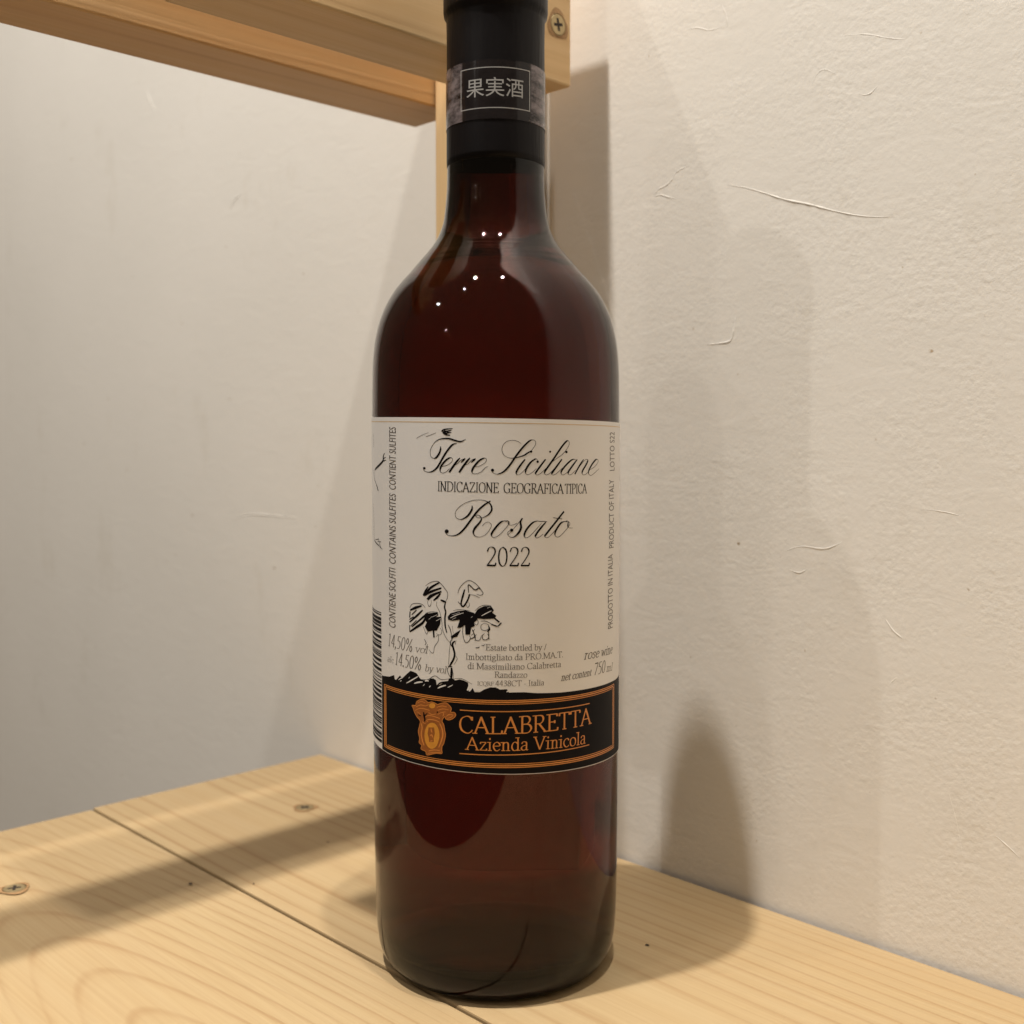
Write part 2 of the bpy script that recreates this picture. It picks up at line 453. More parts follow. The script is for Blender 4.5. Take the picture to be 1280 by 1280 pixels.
# paper
paper = NT("label_paper")
tc = paper.new('ShaderNodeTexCoord').outputs['Object']
pc = paper.mix(paper.noise(tc, 70, 4), (.735, .725, .72), (.775, .765, .76))
paper.l(pc, paper.b.inputs['Base Color']); paper.set(Roughness=.38, Specular_IOR_Level=.45)
paper.bump(paper.noise(tc, 900, 3), .08, .0002)
black = simple("black_print", (.005, .004, .005), .5, spec=.10)
grey = simple("grey_print", (.075, .062, .055), .45)
gold = simple("gold_print", (.62, .235, .052), .34, spec=.5, var=.12, scale=400)
pale = simple("pale_gold_print", (.60, .40, .18), .4)
amber = simple("amber_print", (.62, .27, .035), .4, var=.2, scale=900)
rust = simple("rust_print", (.30, .095, .018), .4, var=.35, scale=900)

zt0, zt1 = L(478, 522.3).y, L(768, 528.6).y       # top edge, slightly crooked as in the photograph
aL0, aR0 = L(478, 700).x, L(768, 700).x
def ztop(a): return lerp(zt0, zt1, (a - aL0) / (aR0 - aL0))
zb0, zbm, zb1 = L(478, 938.2).y, L(615, 966.6).y, L(768, 944.6).y
def curve3(p, q, r):            # parabola through three label points
    def f(a):
        return (p.y * (a - q.x) * (a - r.x) / ((p.x - q.x) * (p.x - r.x)) + q.y * (a - p.x) * (a - r.x) / ((q.x - p.x) * (q.x - r.x)) + r.y * (a - p.x) * (a - q.x) / ((r.x - p.x) * (r.x - q.x)))
    return f
def lin3(p, q, r):              # straight line fitted to three points
    m = (r.y - p.y) / (r.x - p.x); b = (p.y + q.y + r.y) / 3 - m * (p.x + q.x + r.x) / 3
    return lambda a: m * a + b
zbot = lin3(L(478, 938.2), L(615, 966.6), L(768, 944.6))
A0, A1 = -math.radians(128) * R, math.radians(83.5) * R
bm = bmesh.new(); n = 340; rows = []
for i in range(n + 1):
    a = lerp(A0, A1, i / n); th = a / R
    for rr in (R + .00002, R + .00013):
        pass
    rows.append([bm.verts.new((rr * math.sin(th), -rr * math.cos(th), z)) for rr, z in
                 ((R + .00002, ztop(a)), (R + .00013, ztop(a)), (R + .00013, zbot(a)), (R + .00002, zbot(a)))])
for a, b in zip(rows, rows[1:]):
    for j in range(4): bm.faces.new((a[j], a[(j + 1) % 4], b[(j + 1) % 4], b[j]))
bm.faces.new(rows[0]); bm.faces.new(rows[-1])
bmesh.ops.recalc_face_normals(bm, faces=bm.faces)
label = mesh_obj("front_label", bm, paper.m, bottle)
label["label"] = "white paper wine label with black script, vine drawing and black-and-gold band"

INK = .000148
# thin gold line below the top edge
I = Ink(INK)
d = L(620, 529.6).y - ztop(L(620, 529.6).x)
ls = [lerp(A0 + .001, A1 - .0004, i / 90) for i in range(91)]
I.ribbon([(a, ztop(a) + d) for a in ls], [.9 * PX] * 91)
I.done("gold_line", pale, label)

# black ground and band
ftop = lin3(L(480.6, 855.3), L(621, 877.3), L(766.8, 855.3))
fbot = lin3(L(482, 934), L(624, 960.2), L(765.5, 935.6))
Z6 = lambda x, y: L(480 + x / 8, 830 + y / 8)
gr = [Z6(*p) for p in [(-16,118),(0,125),(60,132),(105,116),(112,158),(125,165),(165,120),(183,152),(225,112),(268,74),(300,84),(330,100),(368,155),(400,168),(450,165),(470,150),(500,152),(522,168),(531,222),(560,215),(600,190),(640,185),(650,150),(690,150),(712,170),(760,160),(800,172),(842,192),(830,235),(808,272),(860,282),(888,246),(908,288),(958,288),(1000,262),(1060,240),(1120,240),(1160,262),(1228,257),(1250,292),(1290,290)]]
gr += [L(655, 866), L(672, 867.2), L(700, 866.4), L(726, 863.2), L(750, 858), L(764, 852.7), L(769, 850.0)]
aB0, aB1 = gr[0].x, A1 - .0001
def top_of(a):
    if a >= gr[-1].x: return gr[-1].y + (a - gr[-1].x) * 0
    for p, q in zip(gr, gr[1:]):
        if p.x <= a <= q.x: return lerp(p.y, q.y, (a - p.x) / max(1e-9, q.x - p.x))
    return gr[0].y
I = Ink(INK)
xs = sorted(set([p.x for p in gr if p.x >= aB0] + [lerp(aB0, aB1, i / 120) for i in range(121)]))
vs = [(I.bm.verts.new((a, top_of(a), 0)), I.bm.verts.new((a, zbot(a) + .8 * PX, 0))) for a in xs]
for (a, b), (c, d_) in zip(vs, vs[1:]): I.bm.faces.new((a, b, d_, c))
I.done("black_band", black, label)
I = Ink(INK + .000014)            # paper showing between the strokes of the drawn ground
for pts, wd in [([(228,198),(290,162),(345,130)], 13), ([(305,200),(350,188),(390,186)], 16), ([(150,165),(170,150),(185,148)], 10),
                ([(412,178),(430,172),(450,176)], 16), ([(540,248),(575,232),(622,218)], 15), ([(835,272),(850,240),(862,205)], 20),
                ([(640,240),(665,228),(690,214)], 8), ([(905,276),(930,274),(962,276)], 12), ([(1225,285),(1250,275),(1272,283)], 14), ([(165,180),(180,170)], 8), ([(395,225),(410,205)], 6), ([(455,238),(470,222)], 8), ([(250,150),(262,135)], 6)]:
    q = [Z6(*p) for p in pts]; q = smooth2([tuple(p) for p in q], 4)
    I.ribbon(q, [wd / 8 * PX * (.35 + .65 * math.sin(math.pi * (i + .5) / len(q))) for i in range(len(q))])
I.done("paper_gaps", paper.m, label)

# gold frame of the band: a thick and a thin line all round
I = Ink(INK + .000014)
for off, wd in ((0.0, 1.15), (2.2, 1.5), (4.6, .9)):
    o_ = off * PX; k = 1.9
    aa0 = L(481.3, 890).x + o_ * k; aa1 = L(766.6, 890).x - o_ * k
    rr_ = .0012
    xs = [lerp(aa0, aa1, i / 100) for i in range(101)]
    if off < 4:
        pts = [(a, ftop(a) - o_) for a in xs] + [(a, fbot(a) + o_) for a in xs[::-1]]
        pts.append(pts[0]); pts.append(pts[1])
        wds = [wd * PX] * 101 + [wd * PX] * 101 + [wd * PX] * 2
        # sides get their own wider ribbons
        I.ribbon(pts[:101], wds[:101]); I.ribbon(pts[101:202], wds[101:202])
        for aa in (aa0, aa1): I.ribbon([(aa, lerp(ftop(aa) - o_, fbot(aa) + o_, i / 8)) for i in range(9)], [wd * PX * 1.8] * 9)
    else:
        I.ribbon([(a, ftop(a) - o_) for a in xs], [wd * PX] * 101)
        I.ribbon([(a, fbot(a) + o_) for a in xs], [wd * PX] * 101)
for (xa, ya, xb, yb) in ((575, 888.2, 736.5, 880), (574.5, 942.5, 736, 931.6)):
    p, q = L(xa, ya), L(xb, yb); I.ribbon([(lerp(p.x, q.x, i / 30), lerp(p.y, q.y, i / 30)) for i in range(31)], [1.25 * PX] * 31)
I.done("gold_frame", gold, label)

# ------------------------------------------------------------------ serif lettering (pen strokes, unit cap height)
G = {}
def glyph(ch, adv, strokes, serifs=''): G[ch] = (adv, strokes, serifs)
X = .66
def ln(*p): return ('l', list(p))
def cv(*p): return ('c', list(p))
glyph('A', .72, [ln((.06,0),(.35,1)), ln((.33,1),(.64,0)), ln((.17,.36),(.52,.36))], [(.06,0),(.64,0)])
glyph('B', .62, [ln((.14,0),(.14,1)), cv((.14,1),(.40,.98),(.49,.78),(.38,.56),(.14,.53)), cv((.14,.53),(.44,.50),(.55,.27),(.42,.03),(.14,0))], [(.10,0),(.10,1)])
glyph('C', .68, [cv((.61,.80),(.52,.95),(.36,1.0),(.14,.84),(.07,.5),(.15,.16),(.37,0),(.53,.05),(.63,.20)), ln((.61,.98),(.61,.76))], [])
glyph('D', .74, [ln((.14,0),(.14,1)), cv((.14,1),(.46,.96),(.66,.72),(.67,.4),(.50,.08),(.14,0))], [(.10,0),(.10,1)])
glyph('E', .60, [ln((.14,0),(.14,1)), ln((.14,.99),(.52,.99)), ln((.14,.53),(.40,.53)), ln((.14,.01),(.54,.01)), ln((.52,1),(.52,.84)), ln((.54,0),(.56,.18)), ln((.40,.62),(.40,.44))], [(.10,0),(.10,1)])
glyph('F', .56, [ln((.14,0),(.14,1)), ln((.14,.99),(.51,.99)), ln((.14,.51),(.40,.51)), ln((.51,1),(.51,.82)), ln((.40,.60),(.40,.42))], [(.14,0),(.10,1)])
glyph('G', .74, [cv((.61,.80),(.52,.95),(.36,1.0),(.14,.84),(.07,.5),(.15,.16),(.37,0),(.53,.04),(.62,.12)), ln((.61,.98),(.61,.76)), ln((.62,.06),(.62,.42))], [(.60,.43)])
glyph('I', .32, [ln((.16,0),(.16,1))], [(.16,0),(.16,1)])
glyph('L', .58, [ln((.14,0),(.14,1)), ln((.14,.01),(.52,.01)), ln((.52,0),(.55,.20))], [(.12,0),(.14,1)])
glyph('M', .88, [ln((.12,0),(.12,1)), ln((.12,1),(.44,.06)), ln((.44,.06),(.74,1)), ln((.75,0),(.75,1))], [(.12,0),(.08,1),(.75,0),(.79,1)])
glyph('N', .74, [ln((.13,0),(.13,1)), ln((.11,1),(.60,0)), ln((.60,0),(.60,1))], [(.13,0),(.09,1),(.60,1)])
glyph('O', .74, [cv((.37,1),(.14,.86),(.07,.5),(.14,.14),(.37,0),(.60,.14),(.67,.5),(.60,.86),(.37,1))], [])
glyph('P', .58, [ln((.14,0),(.14,1)), cv((.14,.99),(.42,.97),(.52,.74),(.40,.49),(.14,.46))], [(.14,0),(.10,1)])
glyph('Q', .74, G['O'][1] + [cv((.36,.02),(.50,-.18),(.70,-.22))], [])
glyph('R', .66, [ln((.14,0),(.14,1)), cv((.14,.99),(.42,.97),(.50,.76),(.39,.53),(.14,.50)), ln((.30,.50),(.60,0))], [(.14,0),(.10,1),(.62,0)])
glyph('T', .62, [ln((.31,0),(.31,1)), ln((.05,.99),(.57,.99)), ln((.05,1),(.04,.82)), ln((.57,1),(.58,.82))], [(.31,0)])
glyph('V', .70, [ln((.06,1),(.35,0)), ln((.35,0),(.62,1))], [(.06,1),(.62,1)])
glyph('Z', .62, [ln((.08,.98),(.54,.98)), ln((.54,.98),(.06,.02)), ln((.06,.02),(.56,.02)), ln((.08,1),(.07,.82)), ln((.56,0),(.58,.20))], [])
glyph('a', .46, [cv((.08,.50),(.14,.64),(.27,.65),(.34,.54),(.34,.10),(.38,.02),(.44,.05)), cv((.34,.40),(.14,.32),(.06,.16),(.13,.02),(.24,.02),(.34,.12))], [])
glyph('b', .52, [ln((.12,.02),(.12,1)), cv((.12,.50),(.24,.65),(.38,.62),(.46,.36),(.38,.06),(.24,0),(.12,.06))], [(.09,1)])
glyph('c', .44, [cv((.40,.50),(.32,.64),(.20,.64),(.07,.46),(.07,.22),(.18,.02),(.30,0),(.41,.12))], [])
glyph('d', .52, [ln((.39,0),(.39,1)), cv((.39,.50),(.28,.65),(.14,.60),(.06,.32),(.12,.06),(.24,0),(.39,.10))], [(.36,1),(.42,0)])
glyph('e', .45, [cv((.08,.36),(.39,.38),(.36,.58),(.23,.66),(.10,.54),(.06,.30),(.14,.05),(.27,0),(.41,.13))], [])
glyph('g', .50, [cv((.23,.66),(.11,.60),(.10,.36),(.22,.26),(.34,.34),(.35,.58),(.23,.66)), cv((.16,.28),(.10,.14),(.20,.06),(.40,.02),(.44,-.14),(.26,-.28),(.08,-.22),(.07,-.08),(.18,.04)), ln((.34,.60),(.46,.62))], [])
glyph('i', .28, [ln((.14,0),(.14,.65)), ('d', (.14,.90))], [(.14,0),(.10,.65)])
glyph('l', .28, [ln((.14,0),(.14,1))], [(.14,0),(.10,1)])
glyph('m', .80, [ln((.14,0),(.14,.65)), cv((.14,.50),(.24,.63),(.34,.62),(.39,.50),(.39,0)), cv((.39,.50),(.50,.63),(.60,.62),(.65,.50),(.65,0))], [(.14,0),(.10,.65),(.39,0),(.65,0)])
glyph('n', .54, [ln((.14,0),(.14,.65)), cv((.14,.50),(.24,.63),(.34,.63),(.40,.50),(.40,0))], [(.14,0),(.10,.65),(.40,0)])
glyph('o', .50, [cv((.25,.66),(.11,.58),(.06,.33),(.11,.08),(.25,0),(.39,.08),(.44,.33),(.39,.58),(.25,.66))], [])
glyph('r', .38, [ln((.14,0),(.14,.65)), cv((.14,.46),(.22,.62),(.34,.60))], [(.14,0),(.10,.65)])
glyph('s', .40, [cv((.33,.50),(.28,.62),(.18,.65),(.09,.56),(.12,.42),(.28,.30),(.34,.16),(.26,.02),(.15,0),(.06,.14))], [])
glyph('t', .32, [cv((.14,.82),(.14,.12),(.20,.01),(.31,.08)), ln((.04,.63),(.29,.63))], [])
glyph('v', .48, [ln((.06,.65),(.24,0)), ln((.24,0),(.42,.65))], [(.07,.65),(.42,.65)])
glyph('w', .70, [ln((.06,.65),(.20,0)), ln((.20,0),(.34,.6)), ln((.34,.6),(.48,0)), ln((.48,0),(.62,.65))], [(.07,.65),(.62,.65)])
glyph('y', .50, [ln((.07,.65),(.25,.02)), cv((.43,.65),(.25,.02),(.16,-.24),(.05,-.22))], [(.07,.65),(.43,.65)])
glyph('z', .44, [ln((.08,.63),(.38,.63)), ln((.38,.63),(.06,.02)), ln((.06,.02),(.40,.02)), ln((.08,.64),(.07,.50)), ln((.40,0),(.41,.15))], [])
glyph('0', .50, [cv((.25,1),(.12,.86),(.07,.5),(.12,.14),(.25,0),(.38,.14),(.43,.5),(.38,.86),(.25,1))], [])
glyph('1', .50, [ln((.27,0),(.27,1)), ln((.12,.88),(.27,.99))], [(.27,0)])
glyph('2', .50, [cv((.07,.76),(.13,.94),(.25,1),(.38,.92),(.41,.72),(.30,.44),(.06,.02)), ('w', [(.06,.035),(.42,.035)]), ln((.42,.02),(.45,.18))], [])
glyph('3', .50, [cv((.09,.82),(.22,1),(.37,.90),(.35,.66),(.19,.54),(.40,.42),(.42,.16),(.24,0),(.07,.08))], [])
glyph('4', .50, [ln((.34,0),(.34,1)), ln((.34,1),(.05,.30)), ln((.05,.28),(.46,.28))], [])
glyph('5', .50, [ln((.14,.97),(.42,.97)), ln((.14,.97),(.11,.60)), cv((.11,.60),(.30,.60),(.42,.34),(.30,.04),(.08,.03))], [])
glyph('7', .50, [('w', [(.07,.95),(.44,.95)]), ln((.44,.95),(.19,0))], [])
glyph('8', .50, [cv((.25,1),(.10,.88),(.14,.62),(.36,.44),(.42,.18),(.25,0),(.08,.16),(.14,.44),(.36,.62),(.40,.86),(.25,1))], [])
glyph('%', .78, [cv((.18,1),(.07,.78),(.18,.54),(.29,.78),(.18,1)), cv((.58,.46),(.47,.23),(.58,0),(.69,.23),(.58,.46)), ln((.62,1),(.16,0))], [])
glyph('.', .22, [('d', (.10,.05))], [])
glyph(',', .22, [('d', (.10,.05)), ln((.11,.02),(.05,-.14))], [])
glyph('/', .34, [ln((.04,-.06),(.28,1))], [])
glyph('-', .34, [ln((.05,.32),(.28,.32))], [])
glyph(' ', .26, [], [])
def serif(I, s, p0, p1, hpx, thick=.13, thin=.045, slant=0.0, track=0.0, gap=0.0):
    """p0, p1: picture points of the two ends of the base line; hpx: cap height in picture pixels"""
    a, b = L(*p0), L(*p1); h = hpx * PX
    tot = sum(G[c][0] + track for c in s) - track
    ex = (b - a) / tot; ux = ex.length
    ey = Vector((-ex.y, ex.x)) / ux * h
    nibd = Vector((math.cos(.32), math.sin(.32)))
    pen = 0.0
    sx = ux / h                   # how condensed the line is set
    for c in s:
        adv, strokes, srf = G[c]
        def mp(x, y): return a + ex * (pen + x + slant * y) + ey * y
        for kind, pts in strokes:
            if kind == 'd':
                q = mp(*pts); r = max(.085 * h, thick * .55 * h)
                I.poly([(q.x + r * .8 * math.cos(k), q.y + r * math.sin(k)) for k in [i * math.pi / 4 for i in range(8)]]); continue
            if kind == 'c': P = smooth2(pts, 4)
            else: P = [(lerp(pts[0][0], pts[1][0], i / 3), lerp(pts[0][1], pts[1][1], i / 3)) for i in range(4)]
            ws = []
            for i in range(len(P)):
                p, q = P[max(0, i - 1)], P[min(len(P) - 1, i + 1)]
                dd = Vector(((q[0] - p[0]) * sx, q[1] - p[1])); dd.normalize()
                cr_ = abs(dd.x * nibd.y - dd.y * nibd.x)
                ws.append(h * (thick if kind == 'w' else thin + (thick - thin) * cr_ ** 2.0))
            I.ribbon([tuple(mp(*p)) for p in P], ws)
        for (x, y) in srf:
            hw = .11
            I.ribbon([tuple(mp(x - hw, y + (0.012 if y < .3 else -.012))), tuple(mp(x + hw, y + (0.012 if y < .3 else -.012)))], [h * thin * 1.1] * 2)
        pen += adv + track

I = Ink(INK + .000014)
serif(I, "INDICAZIONE", (547, 614.6), (623.5, 616.8), 12.4, .105, .05)
serif(I, "GEOGRAFICA", (629, 617.0), (704, 617.8), 12.4, .105, .05)
serif(I, "TIPICA", (705.5, 617.8), (733, 617.4), 12.2, .105, .05)
serif(I, "2022", (607, 708.3), (663, 708.6), 24.0, .085, .035)
I.done("serif_lettering", black, label)
I = Ink(INK + .000014)
th_, tn_ = .115, .055
serif(I, "Estate bottled by /", (607, 813.6), (683, 813.0), 7.6, th_, tn_)
serif(I, "Imbottigliato da PRO.MA.T.", (582, 825.0), (704, 822.2), 7.6, th_, tn_)
serif(I, "di Massimiliano Calabretta", (584.5, 836.4), (701, 834.4), 7.6, th_, tn_)
serif(I, "Randazzo", (618, 847.6), (659, 847.6), 7.4, th_, tn_)
serif(I, "ICQRF", (596.5, 857.4), (617.5, 858.0), 5.0, th_, tn_)
serif(I, "4438CT - Italia", (619, 858.2), (680, 857.2), 7.2, th_, tn_)
serif(I, "14,50%", (485, 807.5), (516, 816.0), 17, .075, .035, .12)
serif(I, "vol", (519, 815.6), (535, 817.5), 9, .09, .04, .15)
serif(I, "alc", (484.5, 827.0), (492.5, 830), 8, .08, .04, .15)
serif(I, "14.50%", (493.5, 831), (527, 839), 17, .075, .035, .12)
serif(I, "by", (531, 839.5), (541.5, 841), 9, .09, .04, .15)
serif(I, "vol", (545, 841.0), (558, 842.6), 9, .09, .04, .15)
serif(I, "rose wine", (729, 825.3), (764.5, 817.0), 12, .12, .065, .22)
serif(I, "net content", (700.5, 852.0), (738.5, 845.0), 9.4, .12, .06, .22)
serif(I, "750", (741, 845.2), (755.5, 841), 16, .095, .05, .15)
serif(I, "ml", (757, 840.5), (764.5, 838.5), 10, .12, .065, .2)
I.done("small_print", grey, label)
I = Ink(INK + .000014)
serif(I, "CALABRETTA", (573.5, 916.3), (738.5, 905.0), 21.5, .125, .05)
serif(I, "Azienda", (582.5, 937.6), (660.5, 938.2), 16.5, .115, .055)
serif(I, "Vinicola", (667, 938.0), (731.5, 930.0), 16.5, .115, .055)
I.done("gold_lettering", gold, label)

# ------------------------------------------------------------------ script lettering, pen strokes with pressure on the down strokes
DS = Vector((-.52, .85))
def script(I, org, s, strokes, thin, thick, dots=()):
    for st in strokes:
        ov = [p[2] if len(p) > 2 else None for p in st]
        base = smooth2([(p[0], p[1]) for p in st], 6); n = len(base); P = []; W = []
        for i, p in enumerate(base):
            a, b = base[max(0, i - 1)], base[min(n - 1, i + 1)]
            dd = Vector((b[0] - a[0], b[1] - a[1]))
            if dd.length > 0: dd.normalize()
            k = max(0.0, dd.dot(DS))
            wd = thin + (thick - thin) * k ** 3
            j, fr = divmod(i, 6)
            o0 = ov[min(j, len(ov) - 1)]; o1 = ov[min(j + 1, len(ov) - 1)]
            if o0 is not None and o1 is not None: wd = lerp(o0, o1, fr / 6)
            elif o0 is not None: wd = lerp(o0, wd, fr / 6)
            elif o1 is not None: wd = lerp(wd, o1, fr / 6)
            if (i < 3 or i > n - 4) and ov[0] is None: wd *= .75
            P.append(tuple(L(org[0] + p[0] / s, org[1] + p[1] / s))); W.append(wd / s * PX)
        I.ribbon(P, W)
    for (x, y, r) in dots:
        I.poly([tuple(L(org[0] + (x + r * math.cos(k)) / s, org[1] + (y + r * math.sin(k)) / s)) for k in [i * math.pi / 6 for i in range(12)]])
I = Ink(INK + .000014)
script(I, (520, 530), 12.8, [
    [(395,370),(398,410),(375,480),(330,545),(285,560),(240,525),(232,450),(250,390),(300,310,10),(370,260,14),(450,243,20),(540,247,26),(620,272,28),(700,292,24),(750,282,16),(800,253,7)],
    [(655,320),(600,335),(550,380),(490,460),(440,540),(390,630),(340,710),(280,762),(220,782),(170,775),(130,752),(125,715)],
    [(400,690),(450,685),(520,660),(580,610),(585,565),(550,550),(490,585),(430,650),(393,720),(395,775),(430,795),(480,780),(540,725)],
    [(705,555,16),(660,605,34),(590,700,36),(535,785,30)], [(600,680),(660,650),(710,600),(760,568)], [(790,560,14),(760,590,32),(722,628,12)],
    [(865,555,16),(820,605,34),(750,700,36),(692,788,30)], [(770,670),(830,650),(880,600),(925,570)], [(955,565,14),(925,590,32),(885,628,12)],
    [(940,695),(1000,690),(1080,650),(1125,600),(1120,565),(1080,560),(1010,600),(940,680),(900,750),(905,798),(960,808),(1040,780),(1110,710),(1155,690)],
    ], 8, 34, [(138, 718, 21)])
script(I, (520, 530), 12.8, [[(410,130,14),(440,105,22),(500,92,20),(590,84,8)], [(425,135,20),(460,150,40),(500,185,24),(550,190,12)], [(450,120,24),(500,130,24),(575,105,8)], [(480,165,24),(520,150,22),(570,150,8)], [(430,115,18),(450,160,30),(500,190,20)]], 8, 10)
script(I, (610, 540), 8.533, [
    [(455,213),(420,232),(385,255),(340,272),(290,283),(230,285),(175,257),(150,210),(155,160),(190,115),(250,97),(310,105),(352,132)],
    [(455,213),(495,160),(508,120),(490,95),(450,98),(400,140),(350,195),(290,275),(240,350),(190,410),(150,440),(100,458),(60,447),(42,425)],
    [(395,298,14),(350,355,20),(305,425),(303,458),(330,463),(370,432),(405,392)],
    [(530,312),(515,295),(495,300),(450,335),(407,400),(400,445),(425,463),(470,440),(515,395)],
    [(612,298,14),(565,360,20),(515,430),(505,456),(530,466),(570,440),(615,395)],
    [(615,395),(700,312),(780,255),(830,200),(862,140),(855,103),(832,108),(780,170),(700,290),(630,390),(600,440),(620,466),(660,445),(705,395)],
    [(785,298,14),(740,360,20),(690,430),(677,456),(700,466),(740,440),(790,392)],
    [(940,312),(915,298),(880,312),(820,370),(778,430),(785,462),(812,460),(860,420),(915,345),(945,303)],
    [(948,300,12),(900,365,20),(855,430),(855,460),(885,460),(930,415)],
    [(1015,300,12),(970,370,20),(922,458,16)], [(930,445),(985,360),(1035,303),(1060,305),(1048,345),(1003,425),(1005,460),(1035,460),(1075,420)],
    [(1078,412),(1130,380),(1165,335),(1168,305),(1145,303),(1100,360),(1068,430),(1078,465),(1110,462),(1180,398)],
    ], 5, 21, [(458, 217, 13), (48, 415, 17), (528, 325, 13), (660, 218, 11), (833, 221, 13)])
script(I, (545, 620), 7.111, [
    [(322,92),(318,130),(280,185),(230,213),(190,205),(172,175),(185,130),(240,80),(320,48),(400,42,4),(460,58,7),(490,90,14),(495,130,16),(470,168,12),(430,193,6),(400,200,4),(370,198,4),(348,182,4)],
    [(348,180,4),(380,177,5),(405,205,10),(390,240,16),(348,290,20),(332,330,15),(350,362,6),(390,370,4),(440,350,4),(480,300,4),(492,262,4),(470,240,4),(440,245,4),(412,272,4)],
    [(485,50),(430,85),(370,140),(310,220),(250,300),(200,345),(150,360),(105,352),(85,330)],
    [(635,228),(580,235),(520,300),(492,350),(512,374),(560,355),(620,290),(652,245),(640,227),(618,232)], [(640,228),(650,262),(690,262),(720,245)],
    [(640,350),(700,285),(765,205,6)], [(768,203,12),(750,235,16),(755,285,20),(735,330,20),(690,372,8),(650,366,4),(635,335,4),(655,312,4)],
    [(985,232),(925,232),(890,230),(850,250),(800,310),(783,360),(805,378),(850,345),(935,250)], [(975,238,10),(930,290,18),(890,345),(882,370),(905,378),(950,345)],
    [(1135,143,16),(1060,240,18),(985,335),(965,366),(990,376),(1030,342),(1065,300)], [(1040,199,6),(1118,210,6)],
    [(1160,232),(1110,245),(1060,320),(1060,363),(1095,367),(1150,310),(1187,255),(1168,230),(1150,235)], [(1172,238),(1172,285),(1212,290)],
    ], 4.5, 18, [(97, 320, 18), (672, 310, 15)])
I.done("script_lettering", black, label)
I = Ink(INK + .000014)
script(I, (520, 530), 12.8, [[(15,240,7),(90,195,7),(205,148,5)], [(162,217,8),(250,182,8),(325,153,6)]], 7, 7)
I.done("pen_dashes", grey, label)

# ------------------------------------------------------------------ vine drawing
I = Ink(INK + .000014)
o4, s4 = (500, 720), 8.536
P4 = lambda x, y: tuple(L(o4[0] + x / s4, o4[1] + y / s4))
def st(*a):
    w_ = a[-1]; w_ = w_ * (1.22 if w_ > 13 else 1.0); script(I, o4, s4, [[(x, y, w_ * (.55 if i in (0, len(a) - 2) else 1)) for i, (x, y) in enumerate(a[:-1])]], w_, w_)
for s_ in [
    ((250,215),(300,165),(340,125),(425,75),22), ((262,218),(340,172),(445,135),24), ((300,262),(350,212),(445,172),26), ((360,268),(400,235),(435,192),22), ((250,212),(275,165),(305,120),18), ((290,255),(330,215),(370,205),20),
    ((275,112),(330,75),(400,63),(440,90),(480,140),(510,185),(508,240),(488,278),6), ((293,268),(308,325),(330,322),(338,268),6),
    ((435,262),(465,275),(495,288),20), ((488,285),(478,340),(490,390),(482,450),(485,540),(502,612),15), ((398,280),(393,320),(430,400),(450,500),(455,570),(490,660),(540,722),5),
    ((620,192),(635,140),(680,85),(735,54),(790,75),(830,110),(870,160),(887,195),(860,212),(818,200),6), ((690,150),(665,240),(655,310),(680,330),(720,270),(748,200),15), ((735,185),(733,100),(800,155),(845,132),(852,152),12), ((745,205),(800,215),(852,240),6), ((700,300),(722,342),(742,320),(735,285),5), ((692,150),(672,235),20), ((620,280),(650,310),(670,325),8), ((740,200),(725,260),16),
    ((108,350),(130,310),(180,298),(240,310),(275,348),6), ((112,372),(170,345),(235,325),26), ((108,450),(112,385),24), ((130,420),(180,370),20), ((105,500),(190,425),(245,370),22), ((105,470),(150,440),18), ((108,602),(108,530),18), ((108,602),(180,552),(250,500),(290,420),24), ((130,550),(250,445),(300,402),20), ((118,540),(180,480),16),
    ((360,590),(366,662),30), ((385,655),(412,640),(410,700),(372,760),(362,820),(340,826),(312,790),5), ((430,560),(450,600),(430,635),(390,622),5), ((262,680),(282,720),(268,742),9), ((300,735),(270,800),7), ((250,545),(285,625),(300,600),6), ((275,405),(330,390),(400,392),6),
    ((800,380),(850,335),(910,318),(970,325),6), ((860,490),(920,490),(990,528),7), ((975,522),(1040,545),20), ((1000,450),(1060,500),26), ((1045,545),(1082,505),20), ((570,375),(640,365),(750,378),6),
    ((905,512),(868,530),(868,572),(905,588),(945,570),(945,530),(905,512),6), ((945,540),(955,575),(930,600),16), ((905,622),(880,640),(885,680),(920,688),(948,660),(935,625),8), ((945,600),(950,680),14), ((870,640),(850,690),(810,690),(800,650),(820,630),6), ((800,700),(805,650),(785,600),(800,572),7), ((770,575),(798,650),(750,680),13), ((760,640),(790,620),10),
    ((808,772),(832,772),(850,762),11), ((870,745),(890,750),(905,735),8), ((682,510),(670,600),(690,700),(722,714),(752,672),(742,640),7), ((820,455),(835,500),(820,530),(790,510),6),
    ((515,528),(540,580),(552,645),10), ((560,540),(570,620),6), ((590,700),(562,730),(575,790),(585,840),(575,890),(548,940),(528,975),18), ((548,690),(540,730),(575,780),12), ((540,720),(530,800),(524,900),(520,962),5), ((588,850),(612,890),(578,952),5), ((600,690),(592,740),6),
    ((530,972),(508,1000),(520,1050),(545,1095),7), ((552,985),(553,1040),(545,1130),26), ((515,970),(560,975),16), ((575,1040),(572,1120),5),
    ((240,1108),(300,1112),(375,1072),(440,1110),(520,1105),6), ((575,1105),(640,1098),(700,1120),(770,1160),5), ((520,1130),(430,1150),(380,1200),14)]:
    st(*s_)
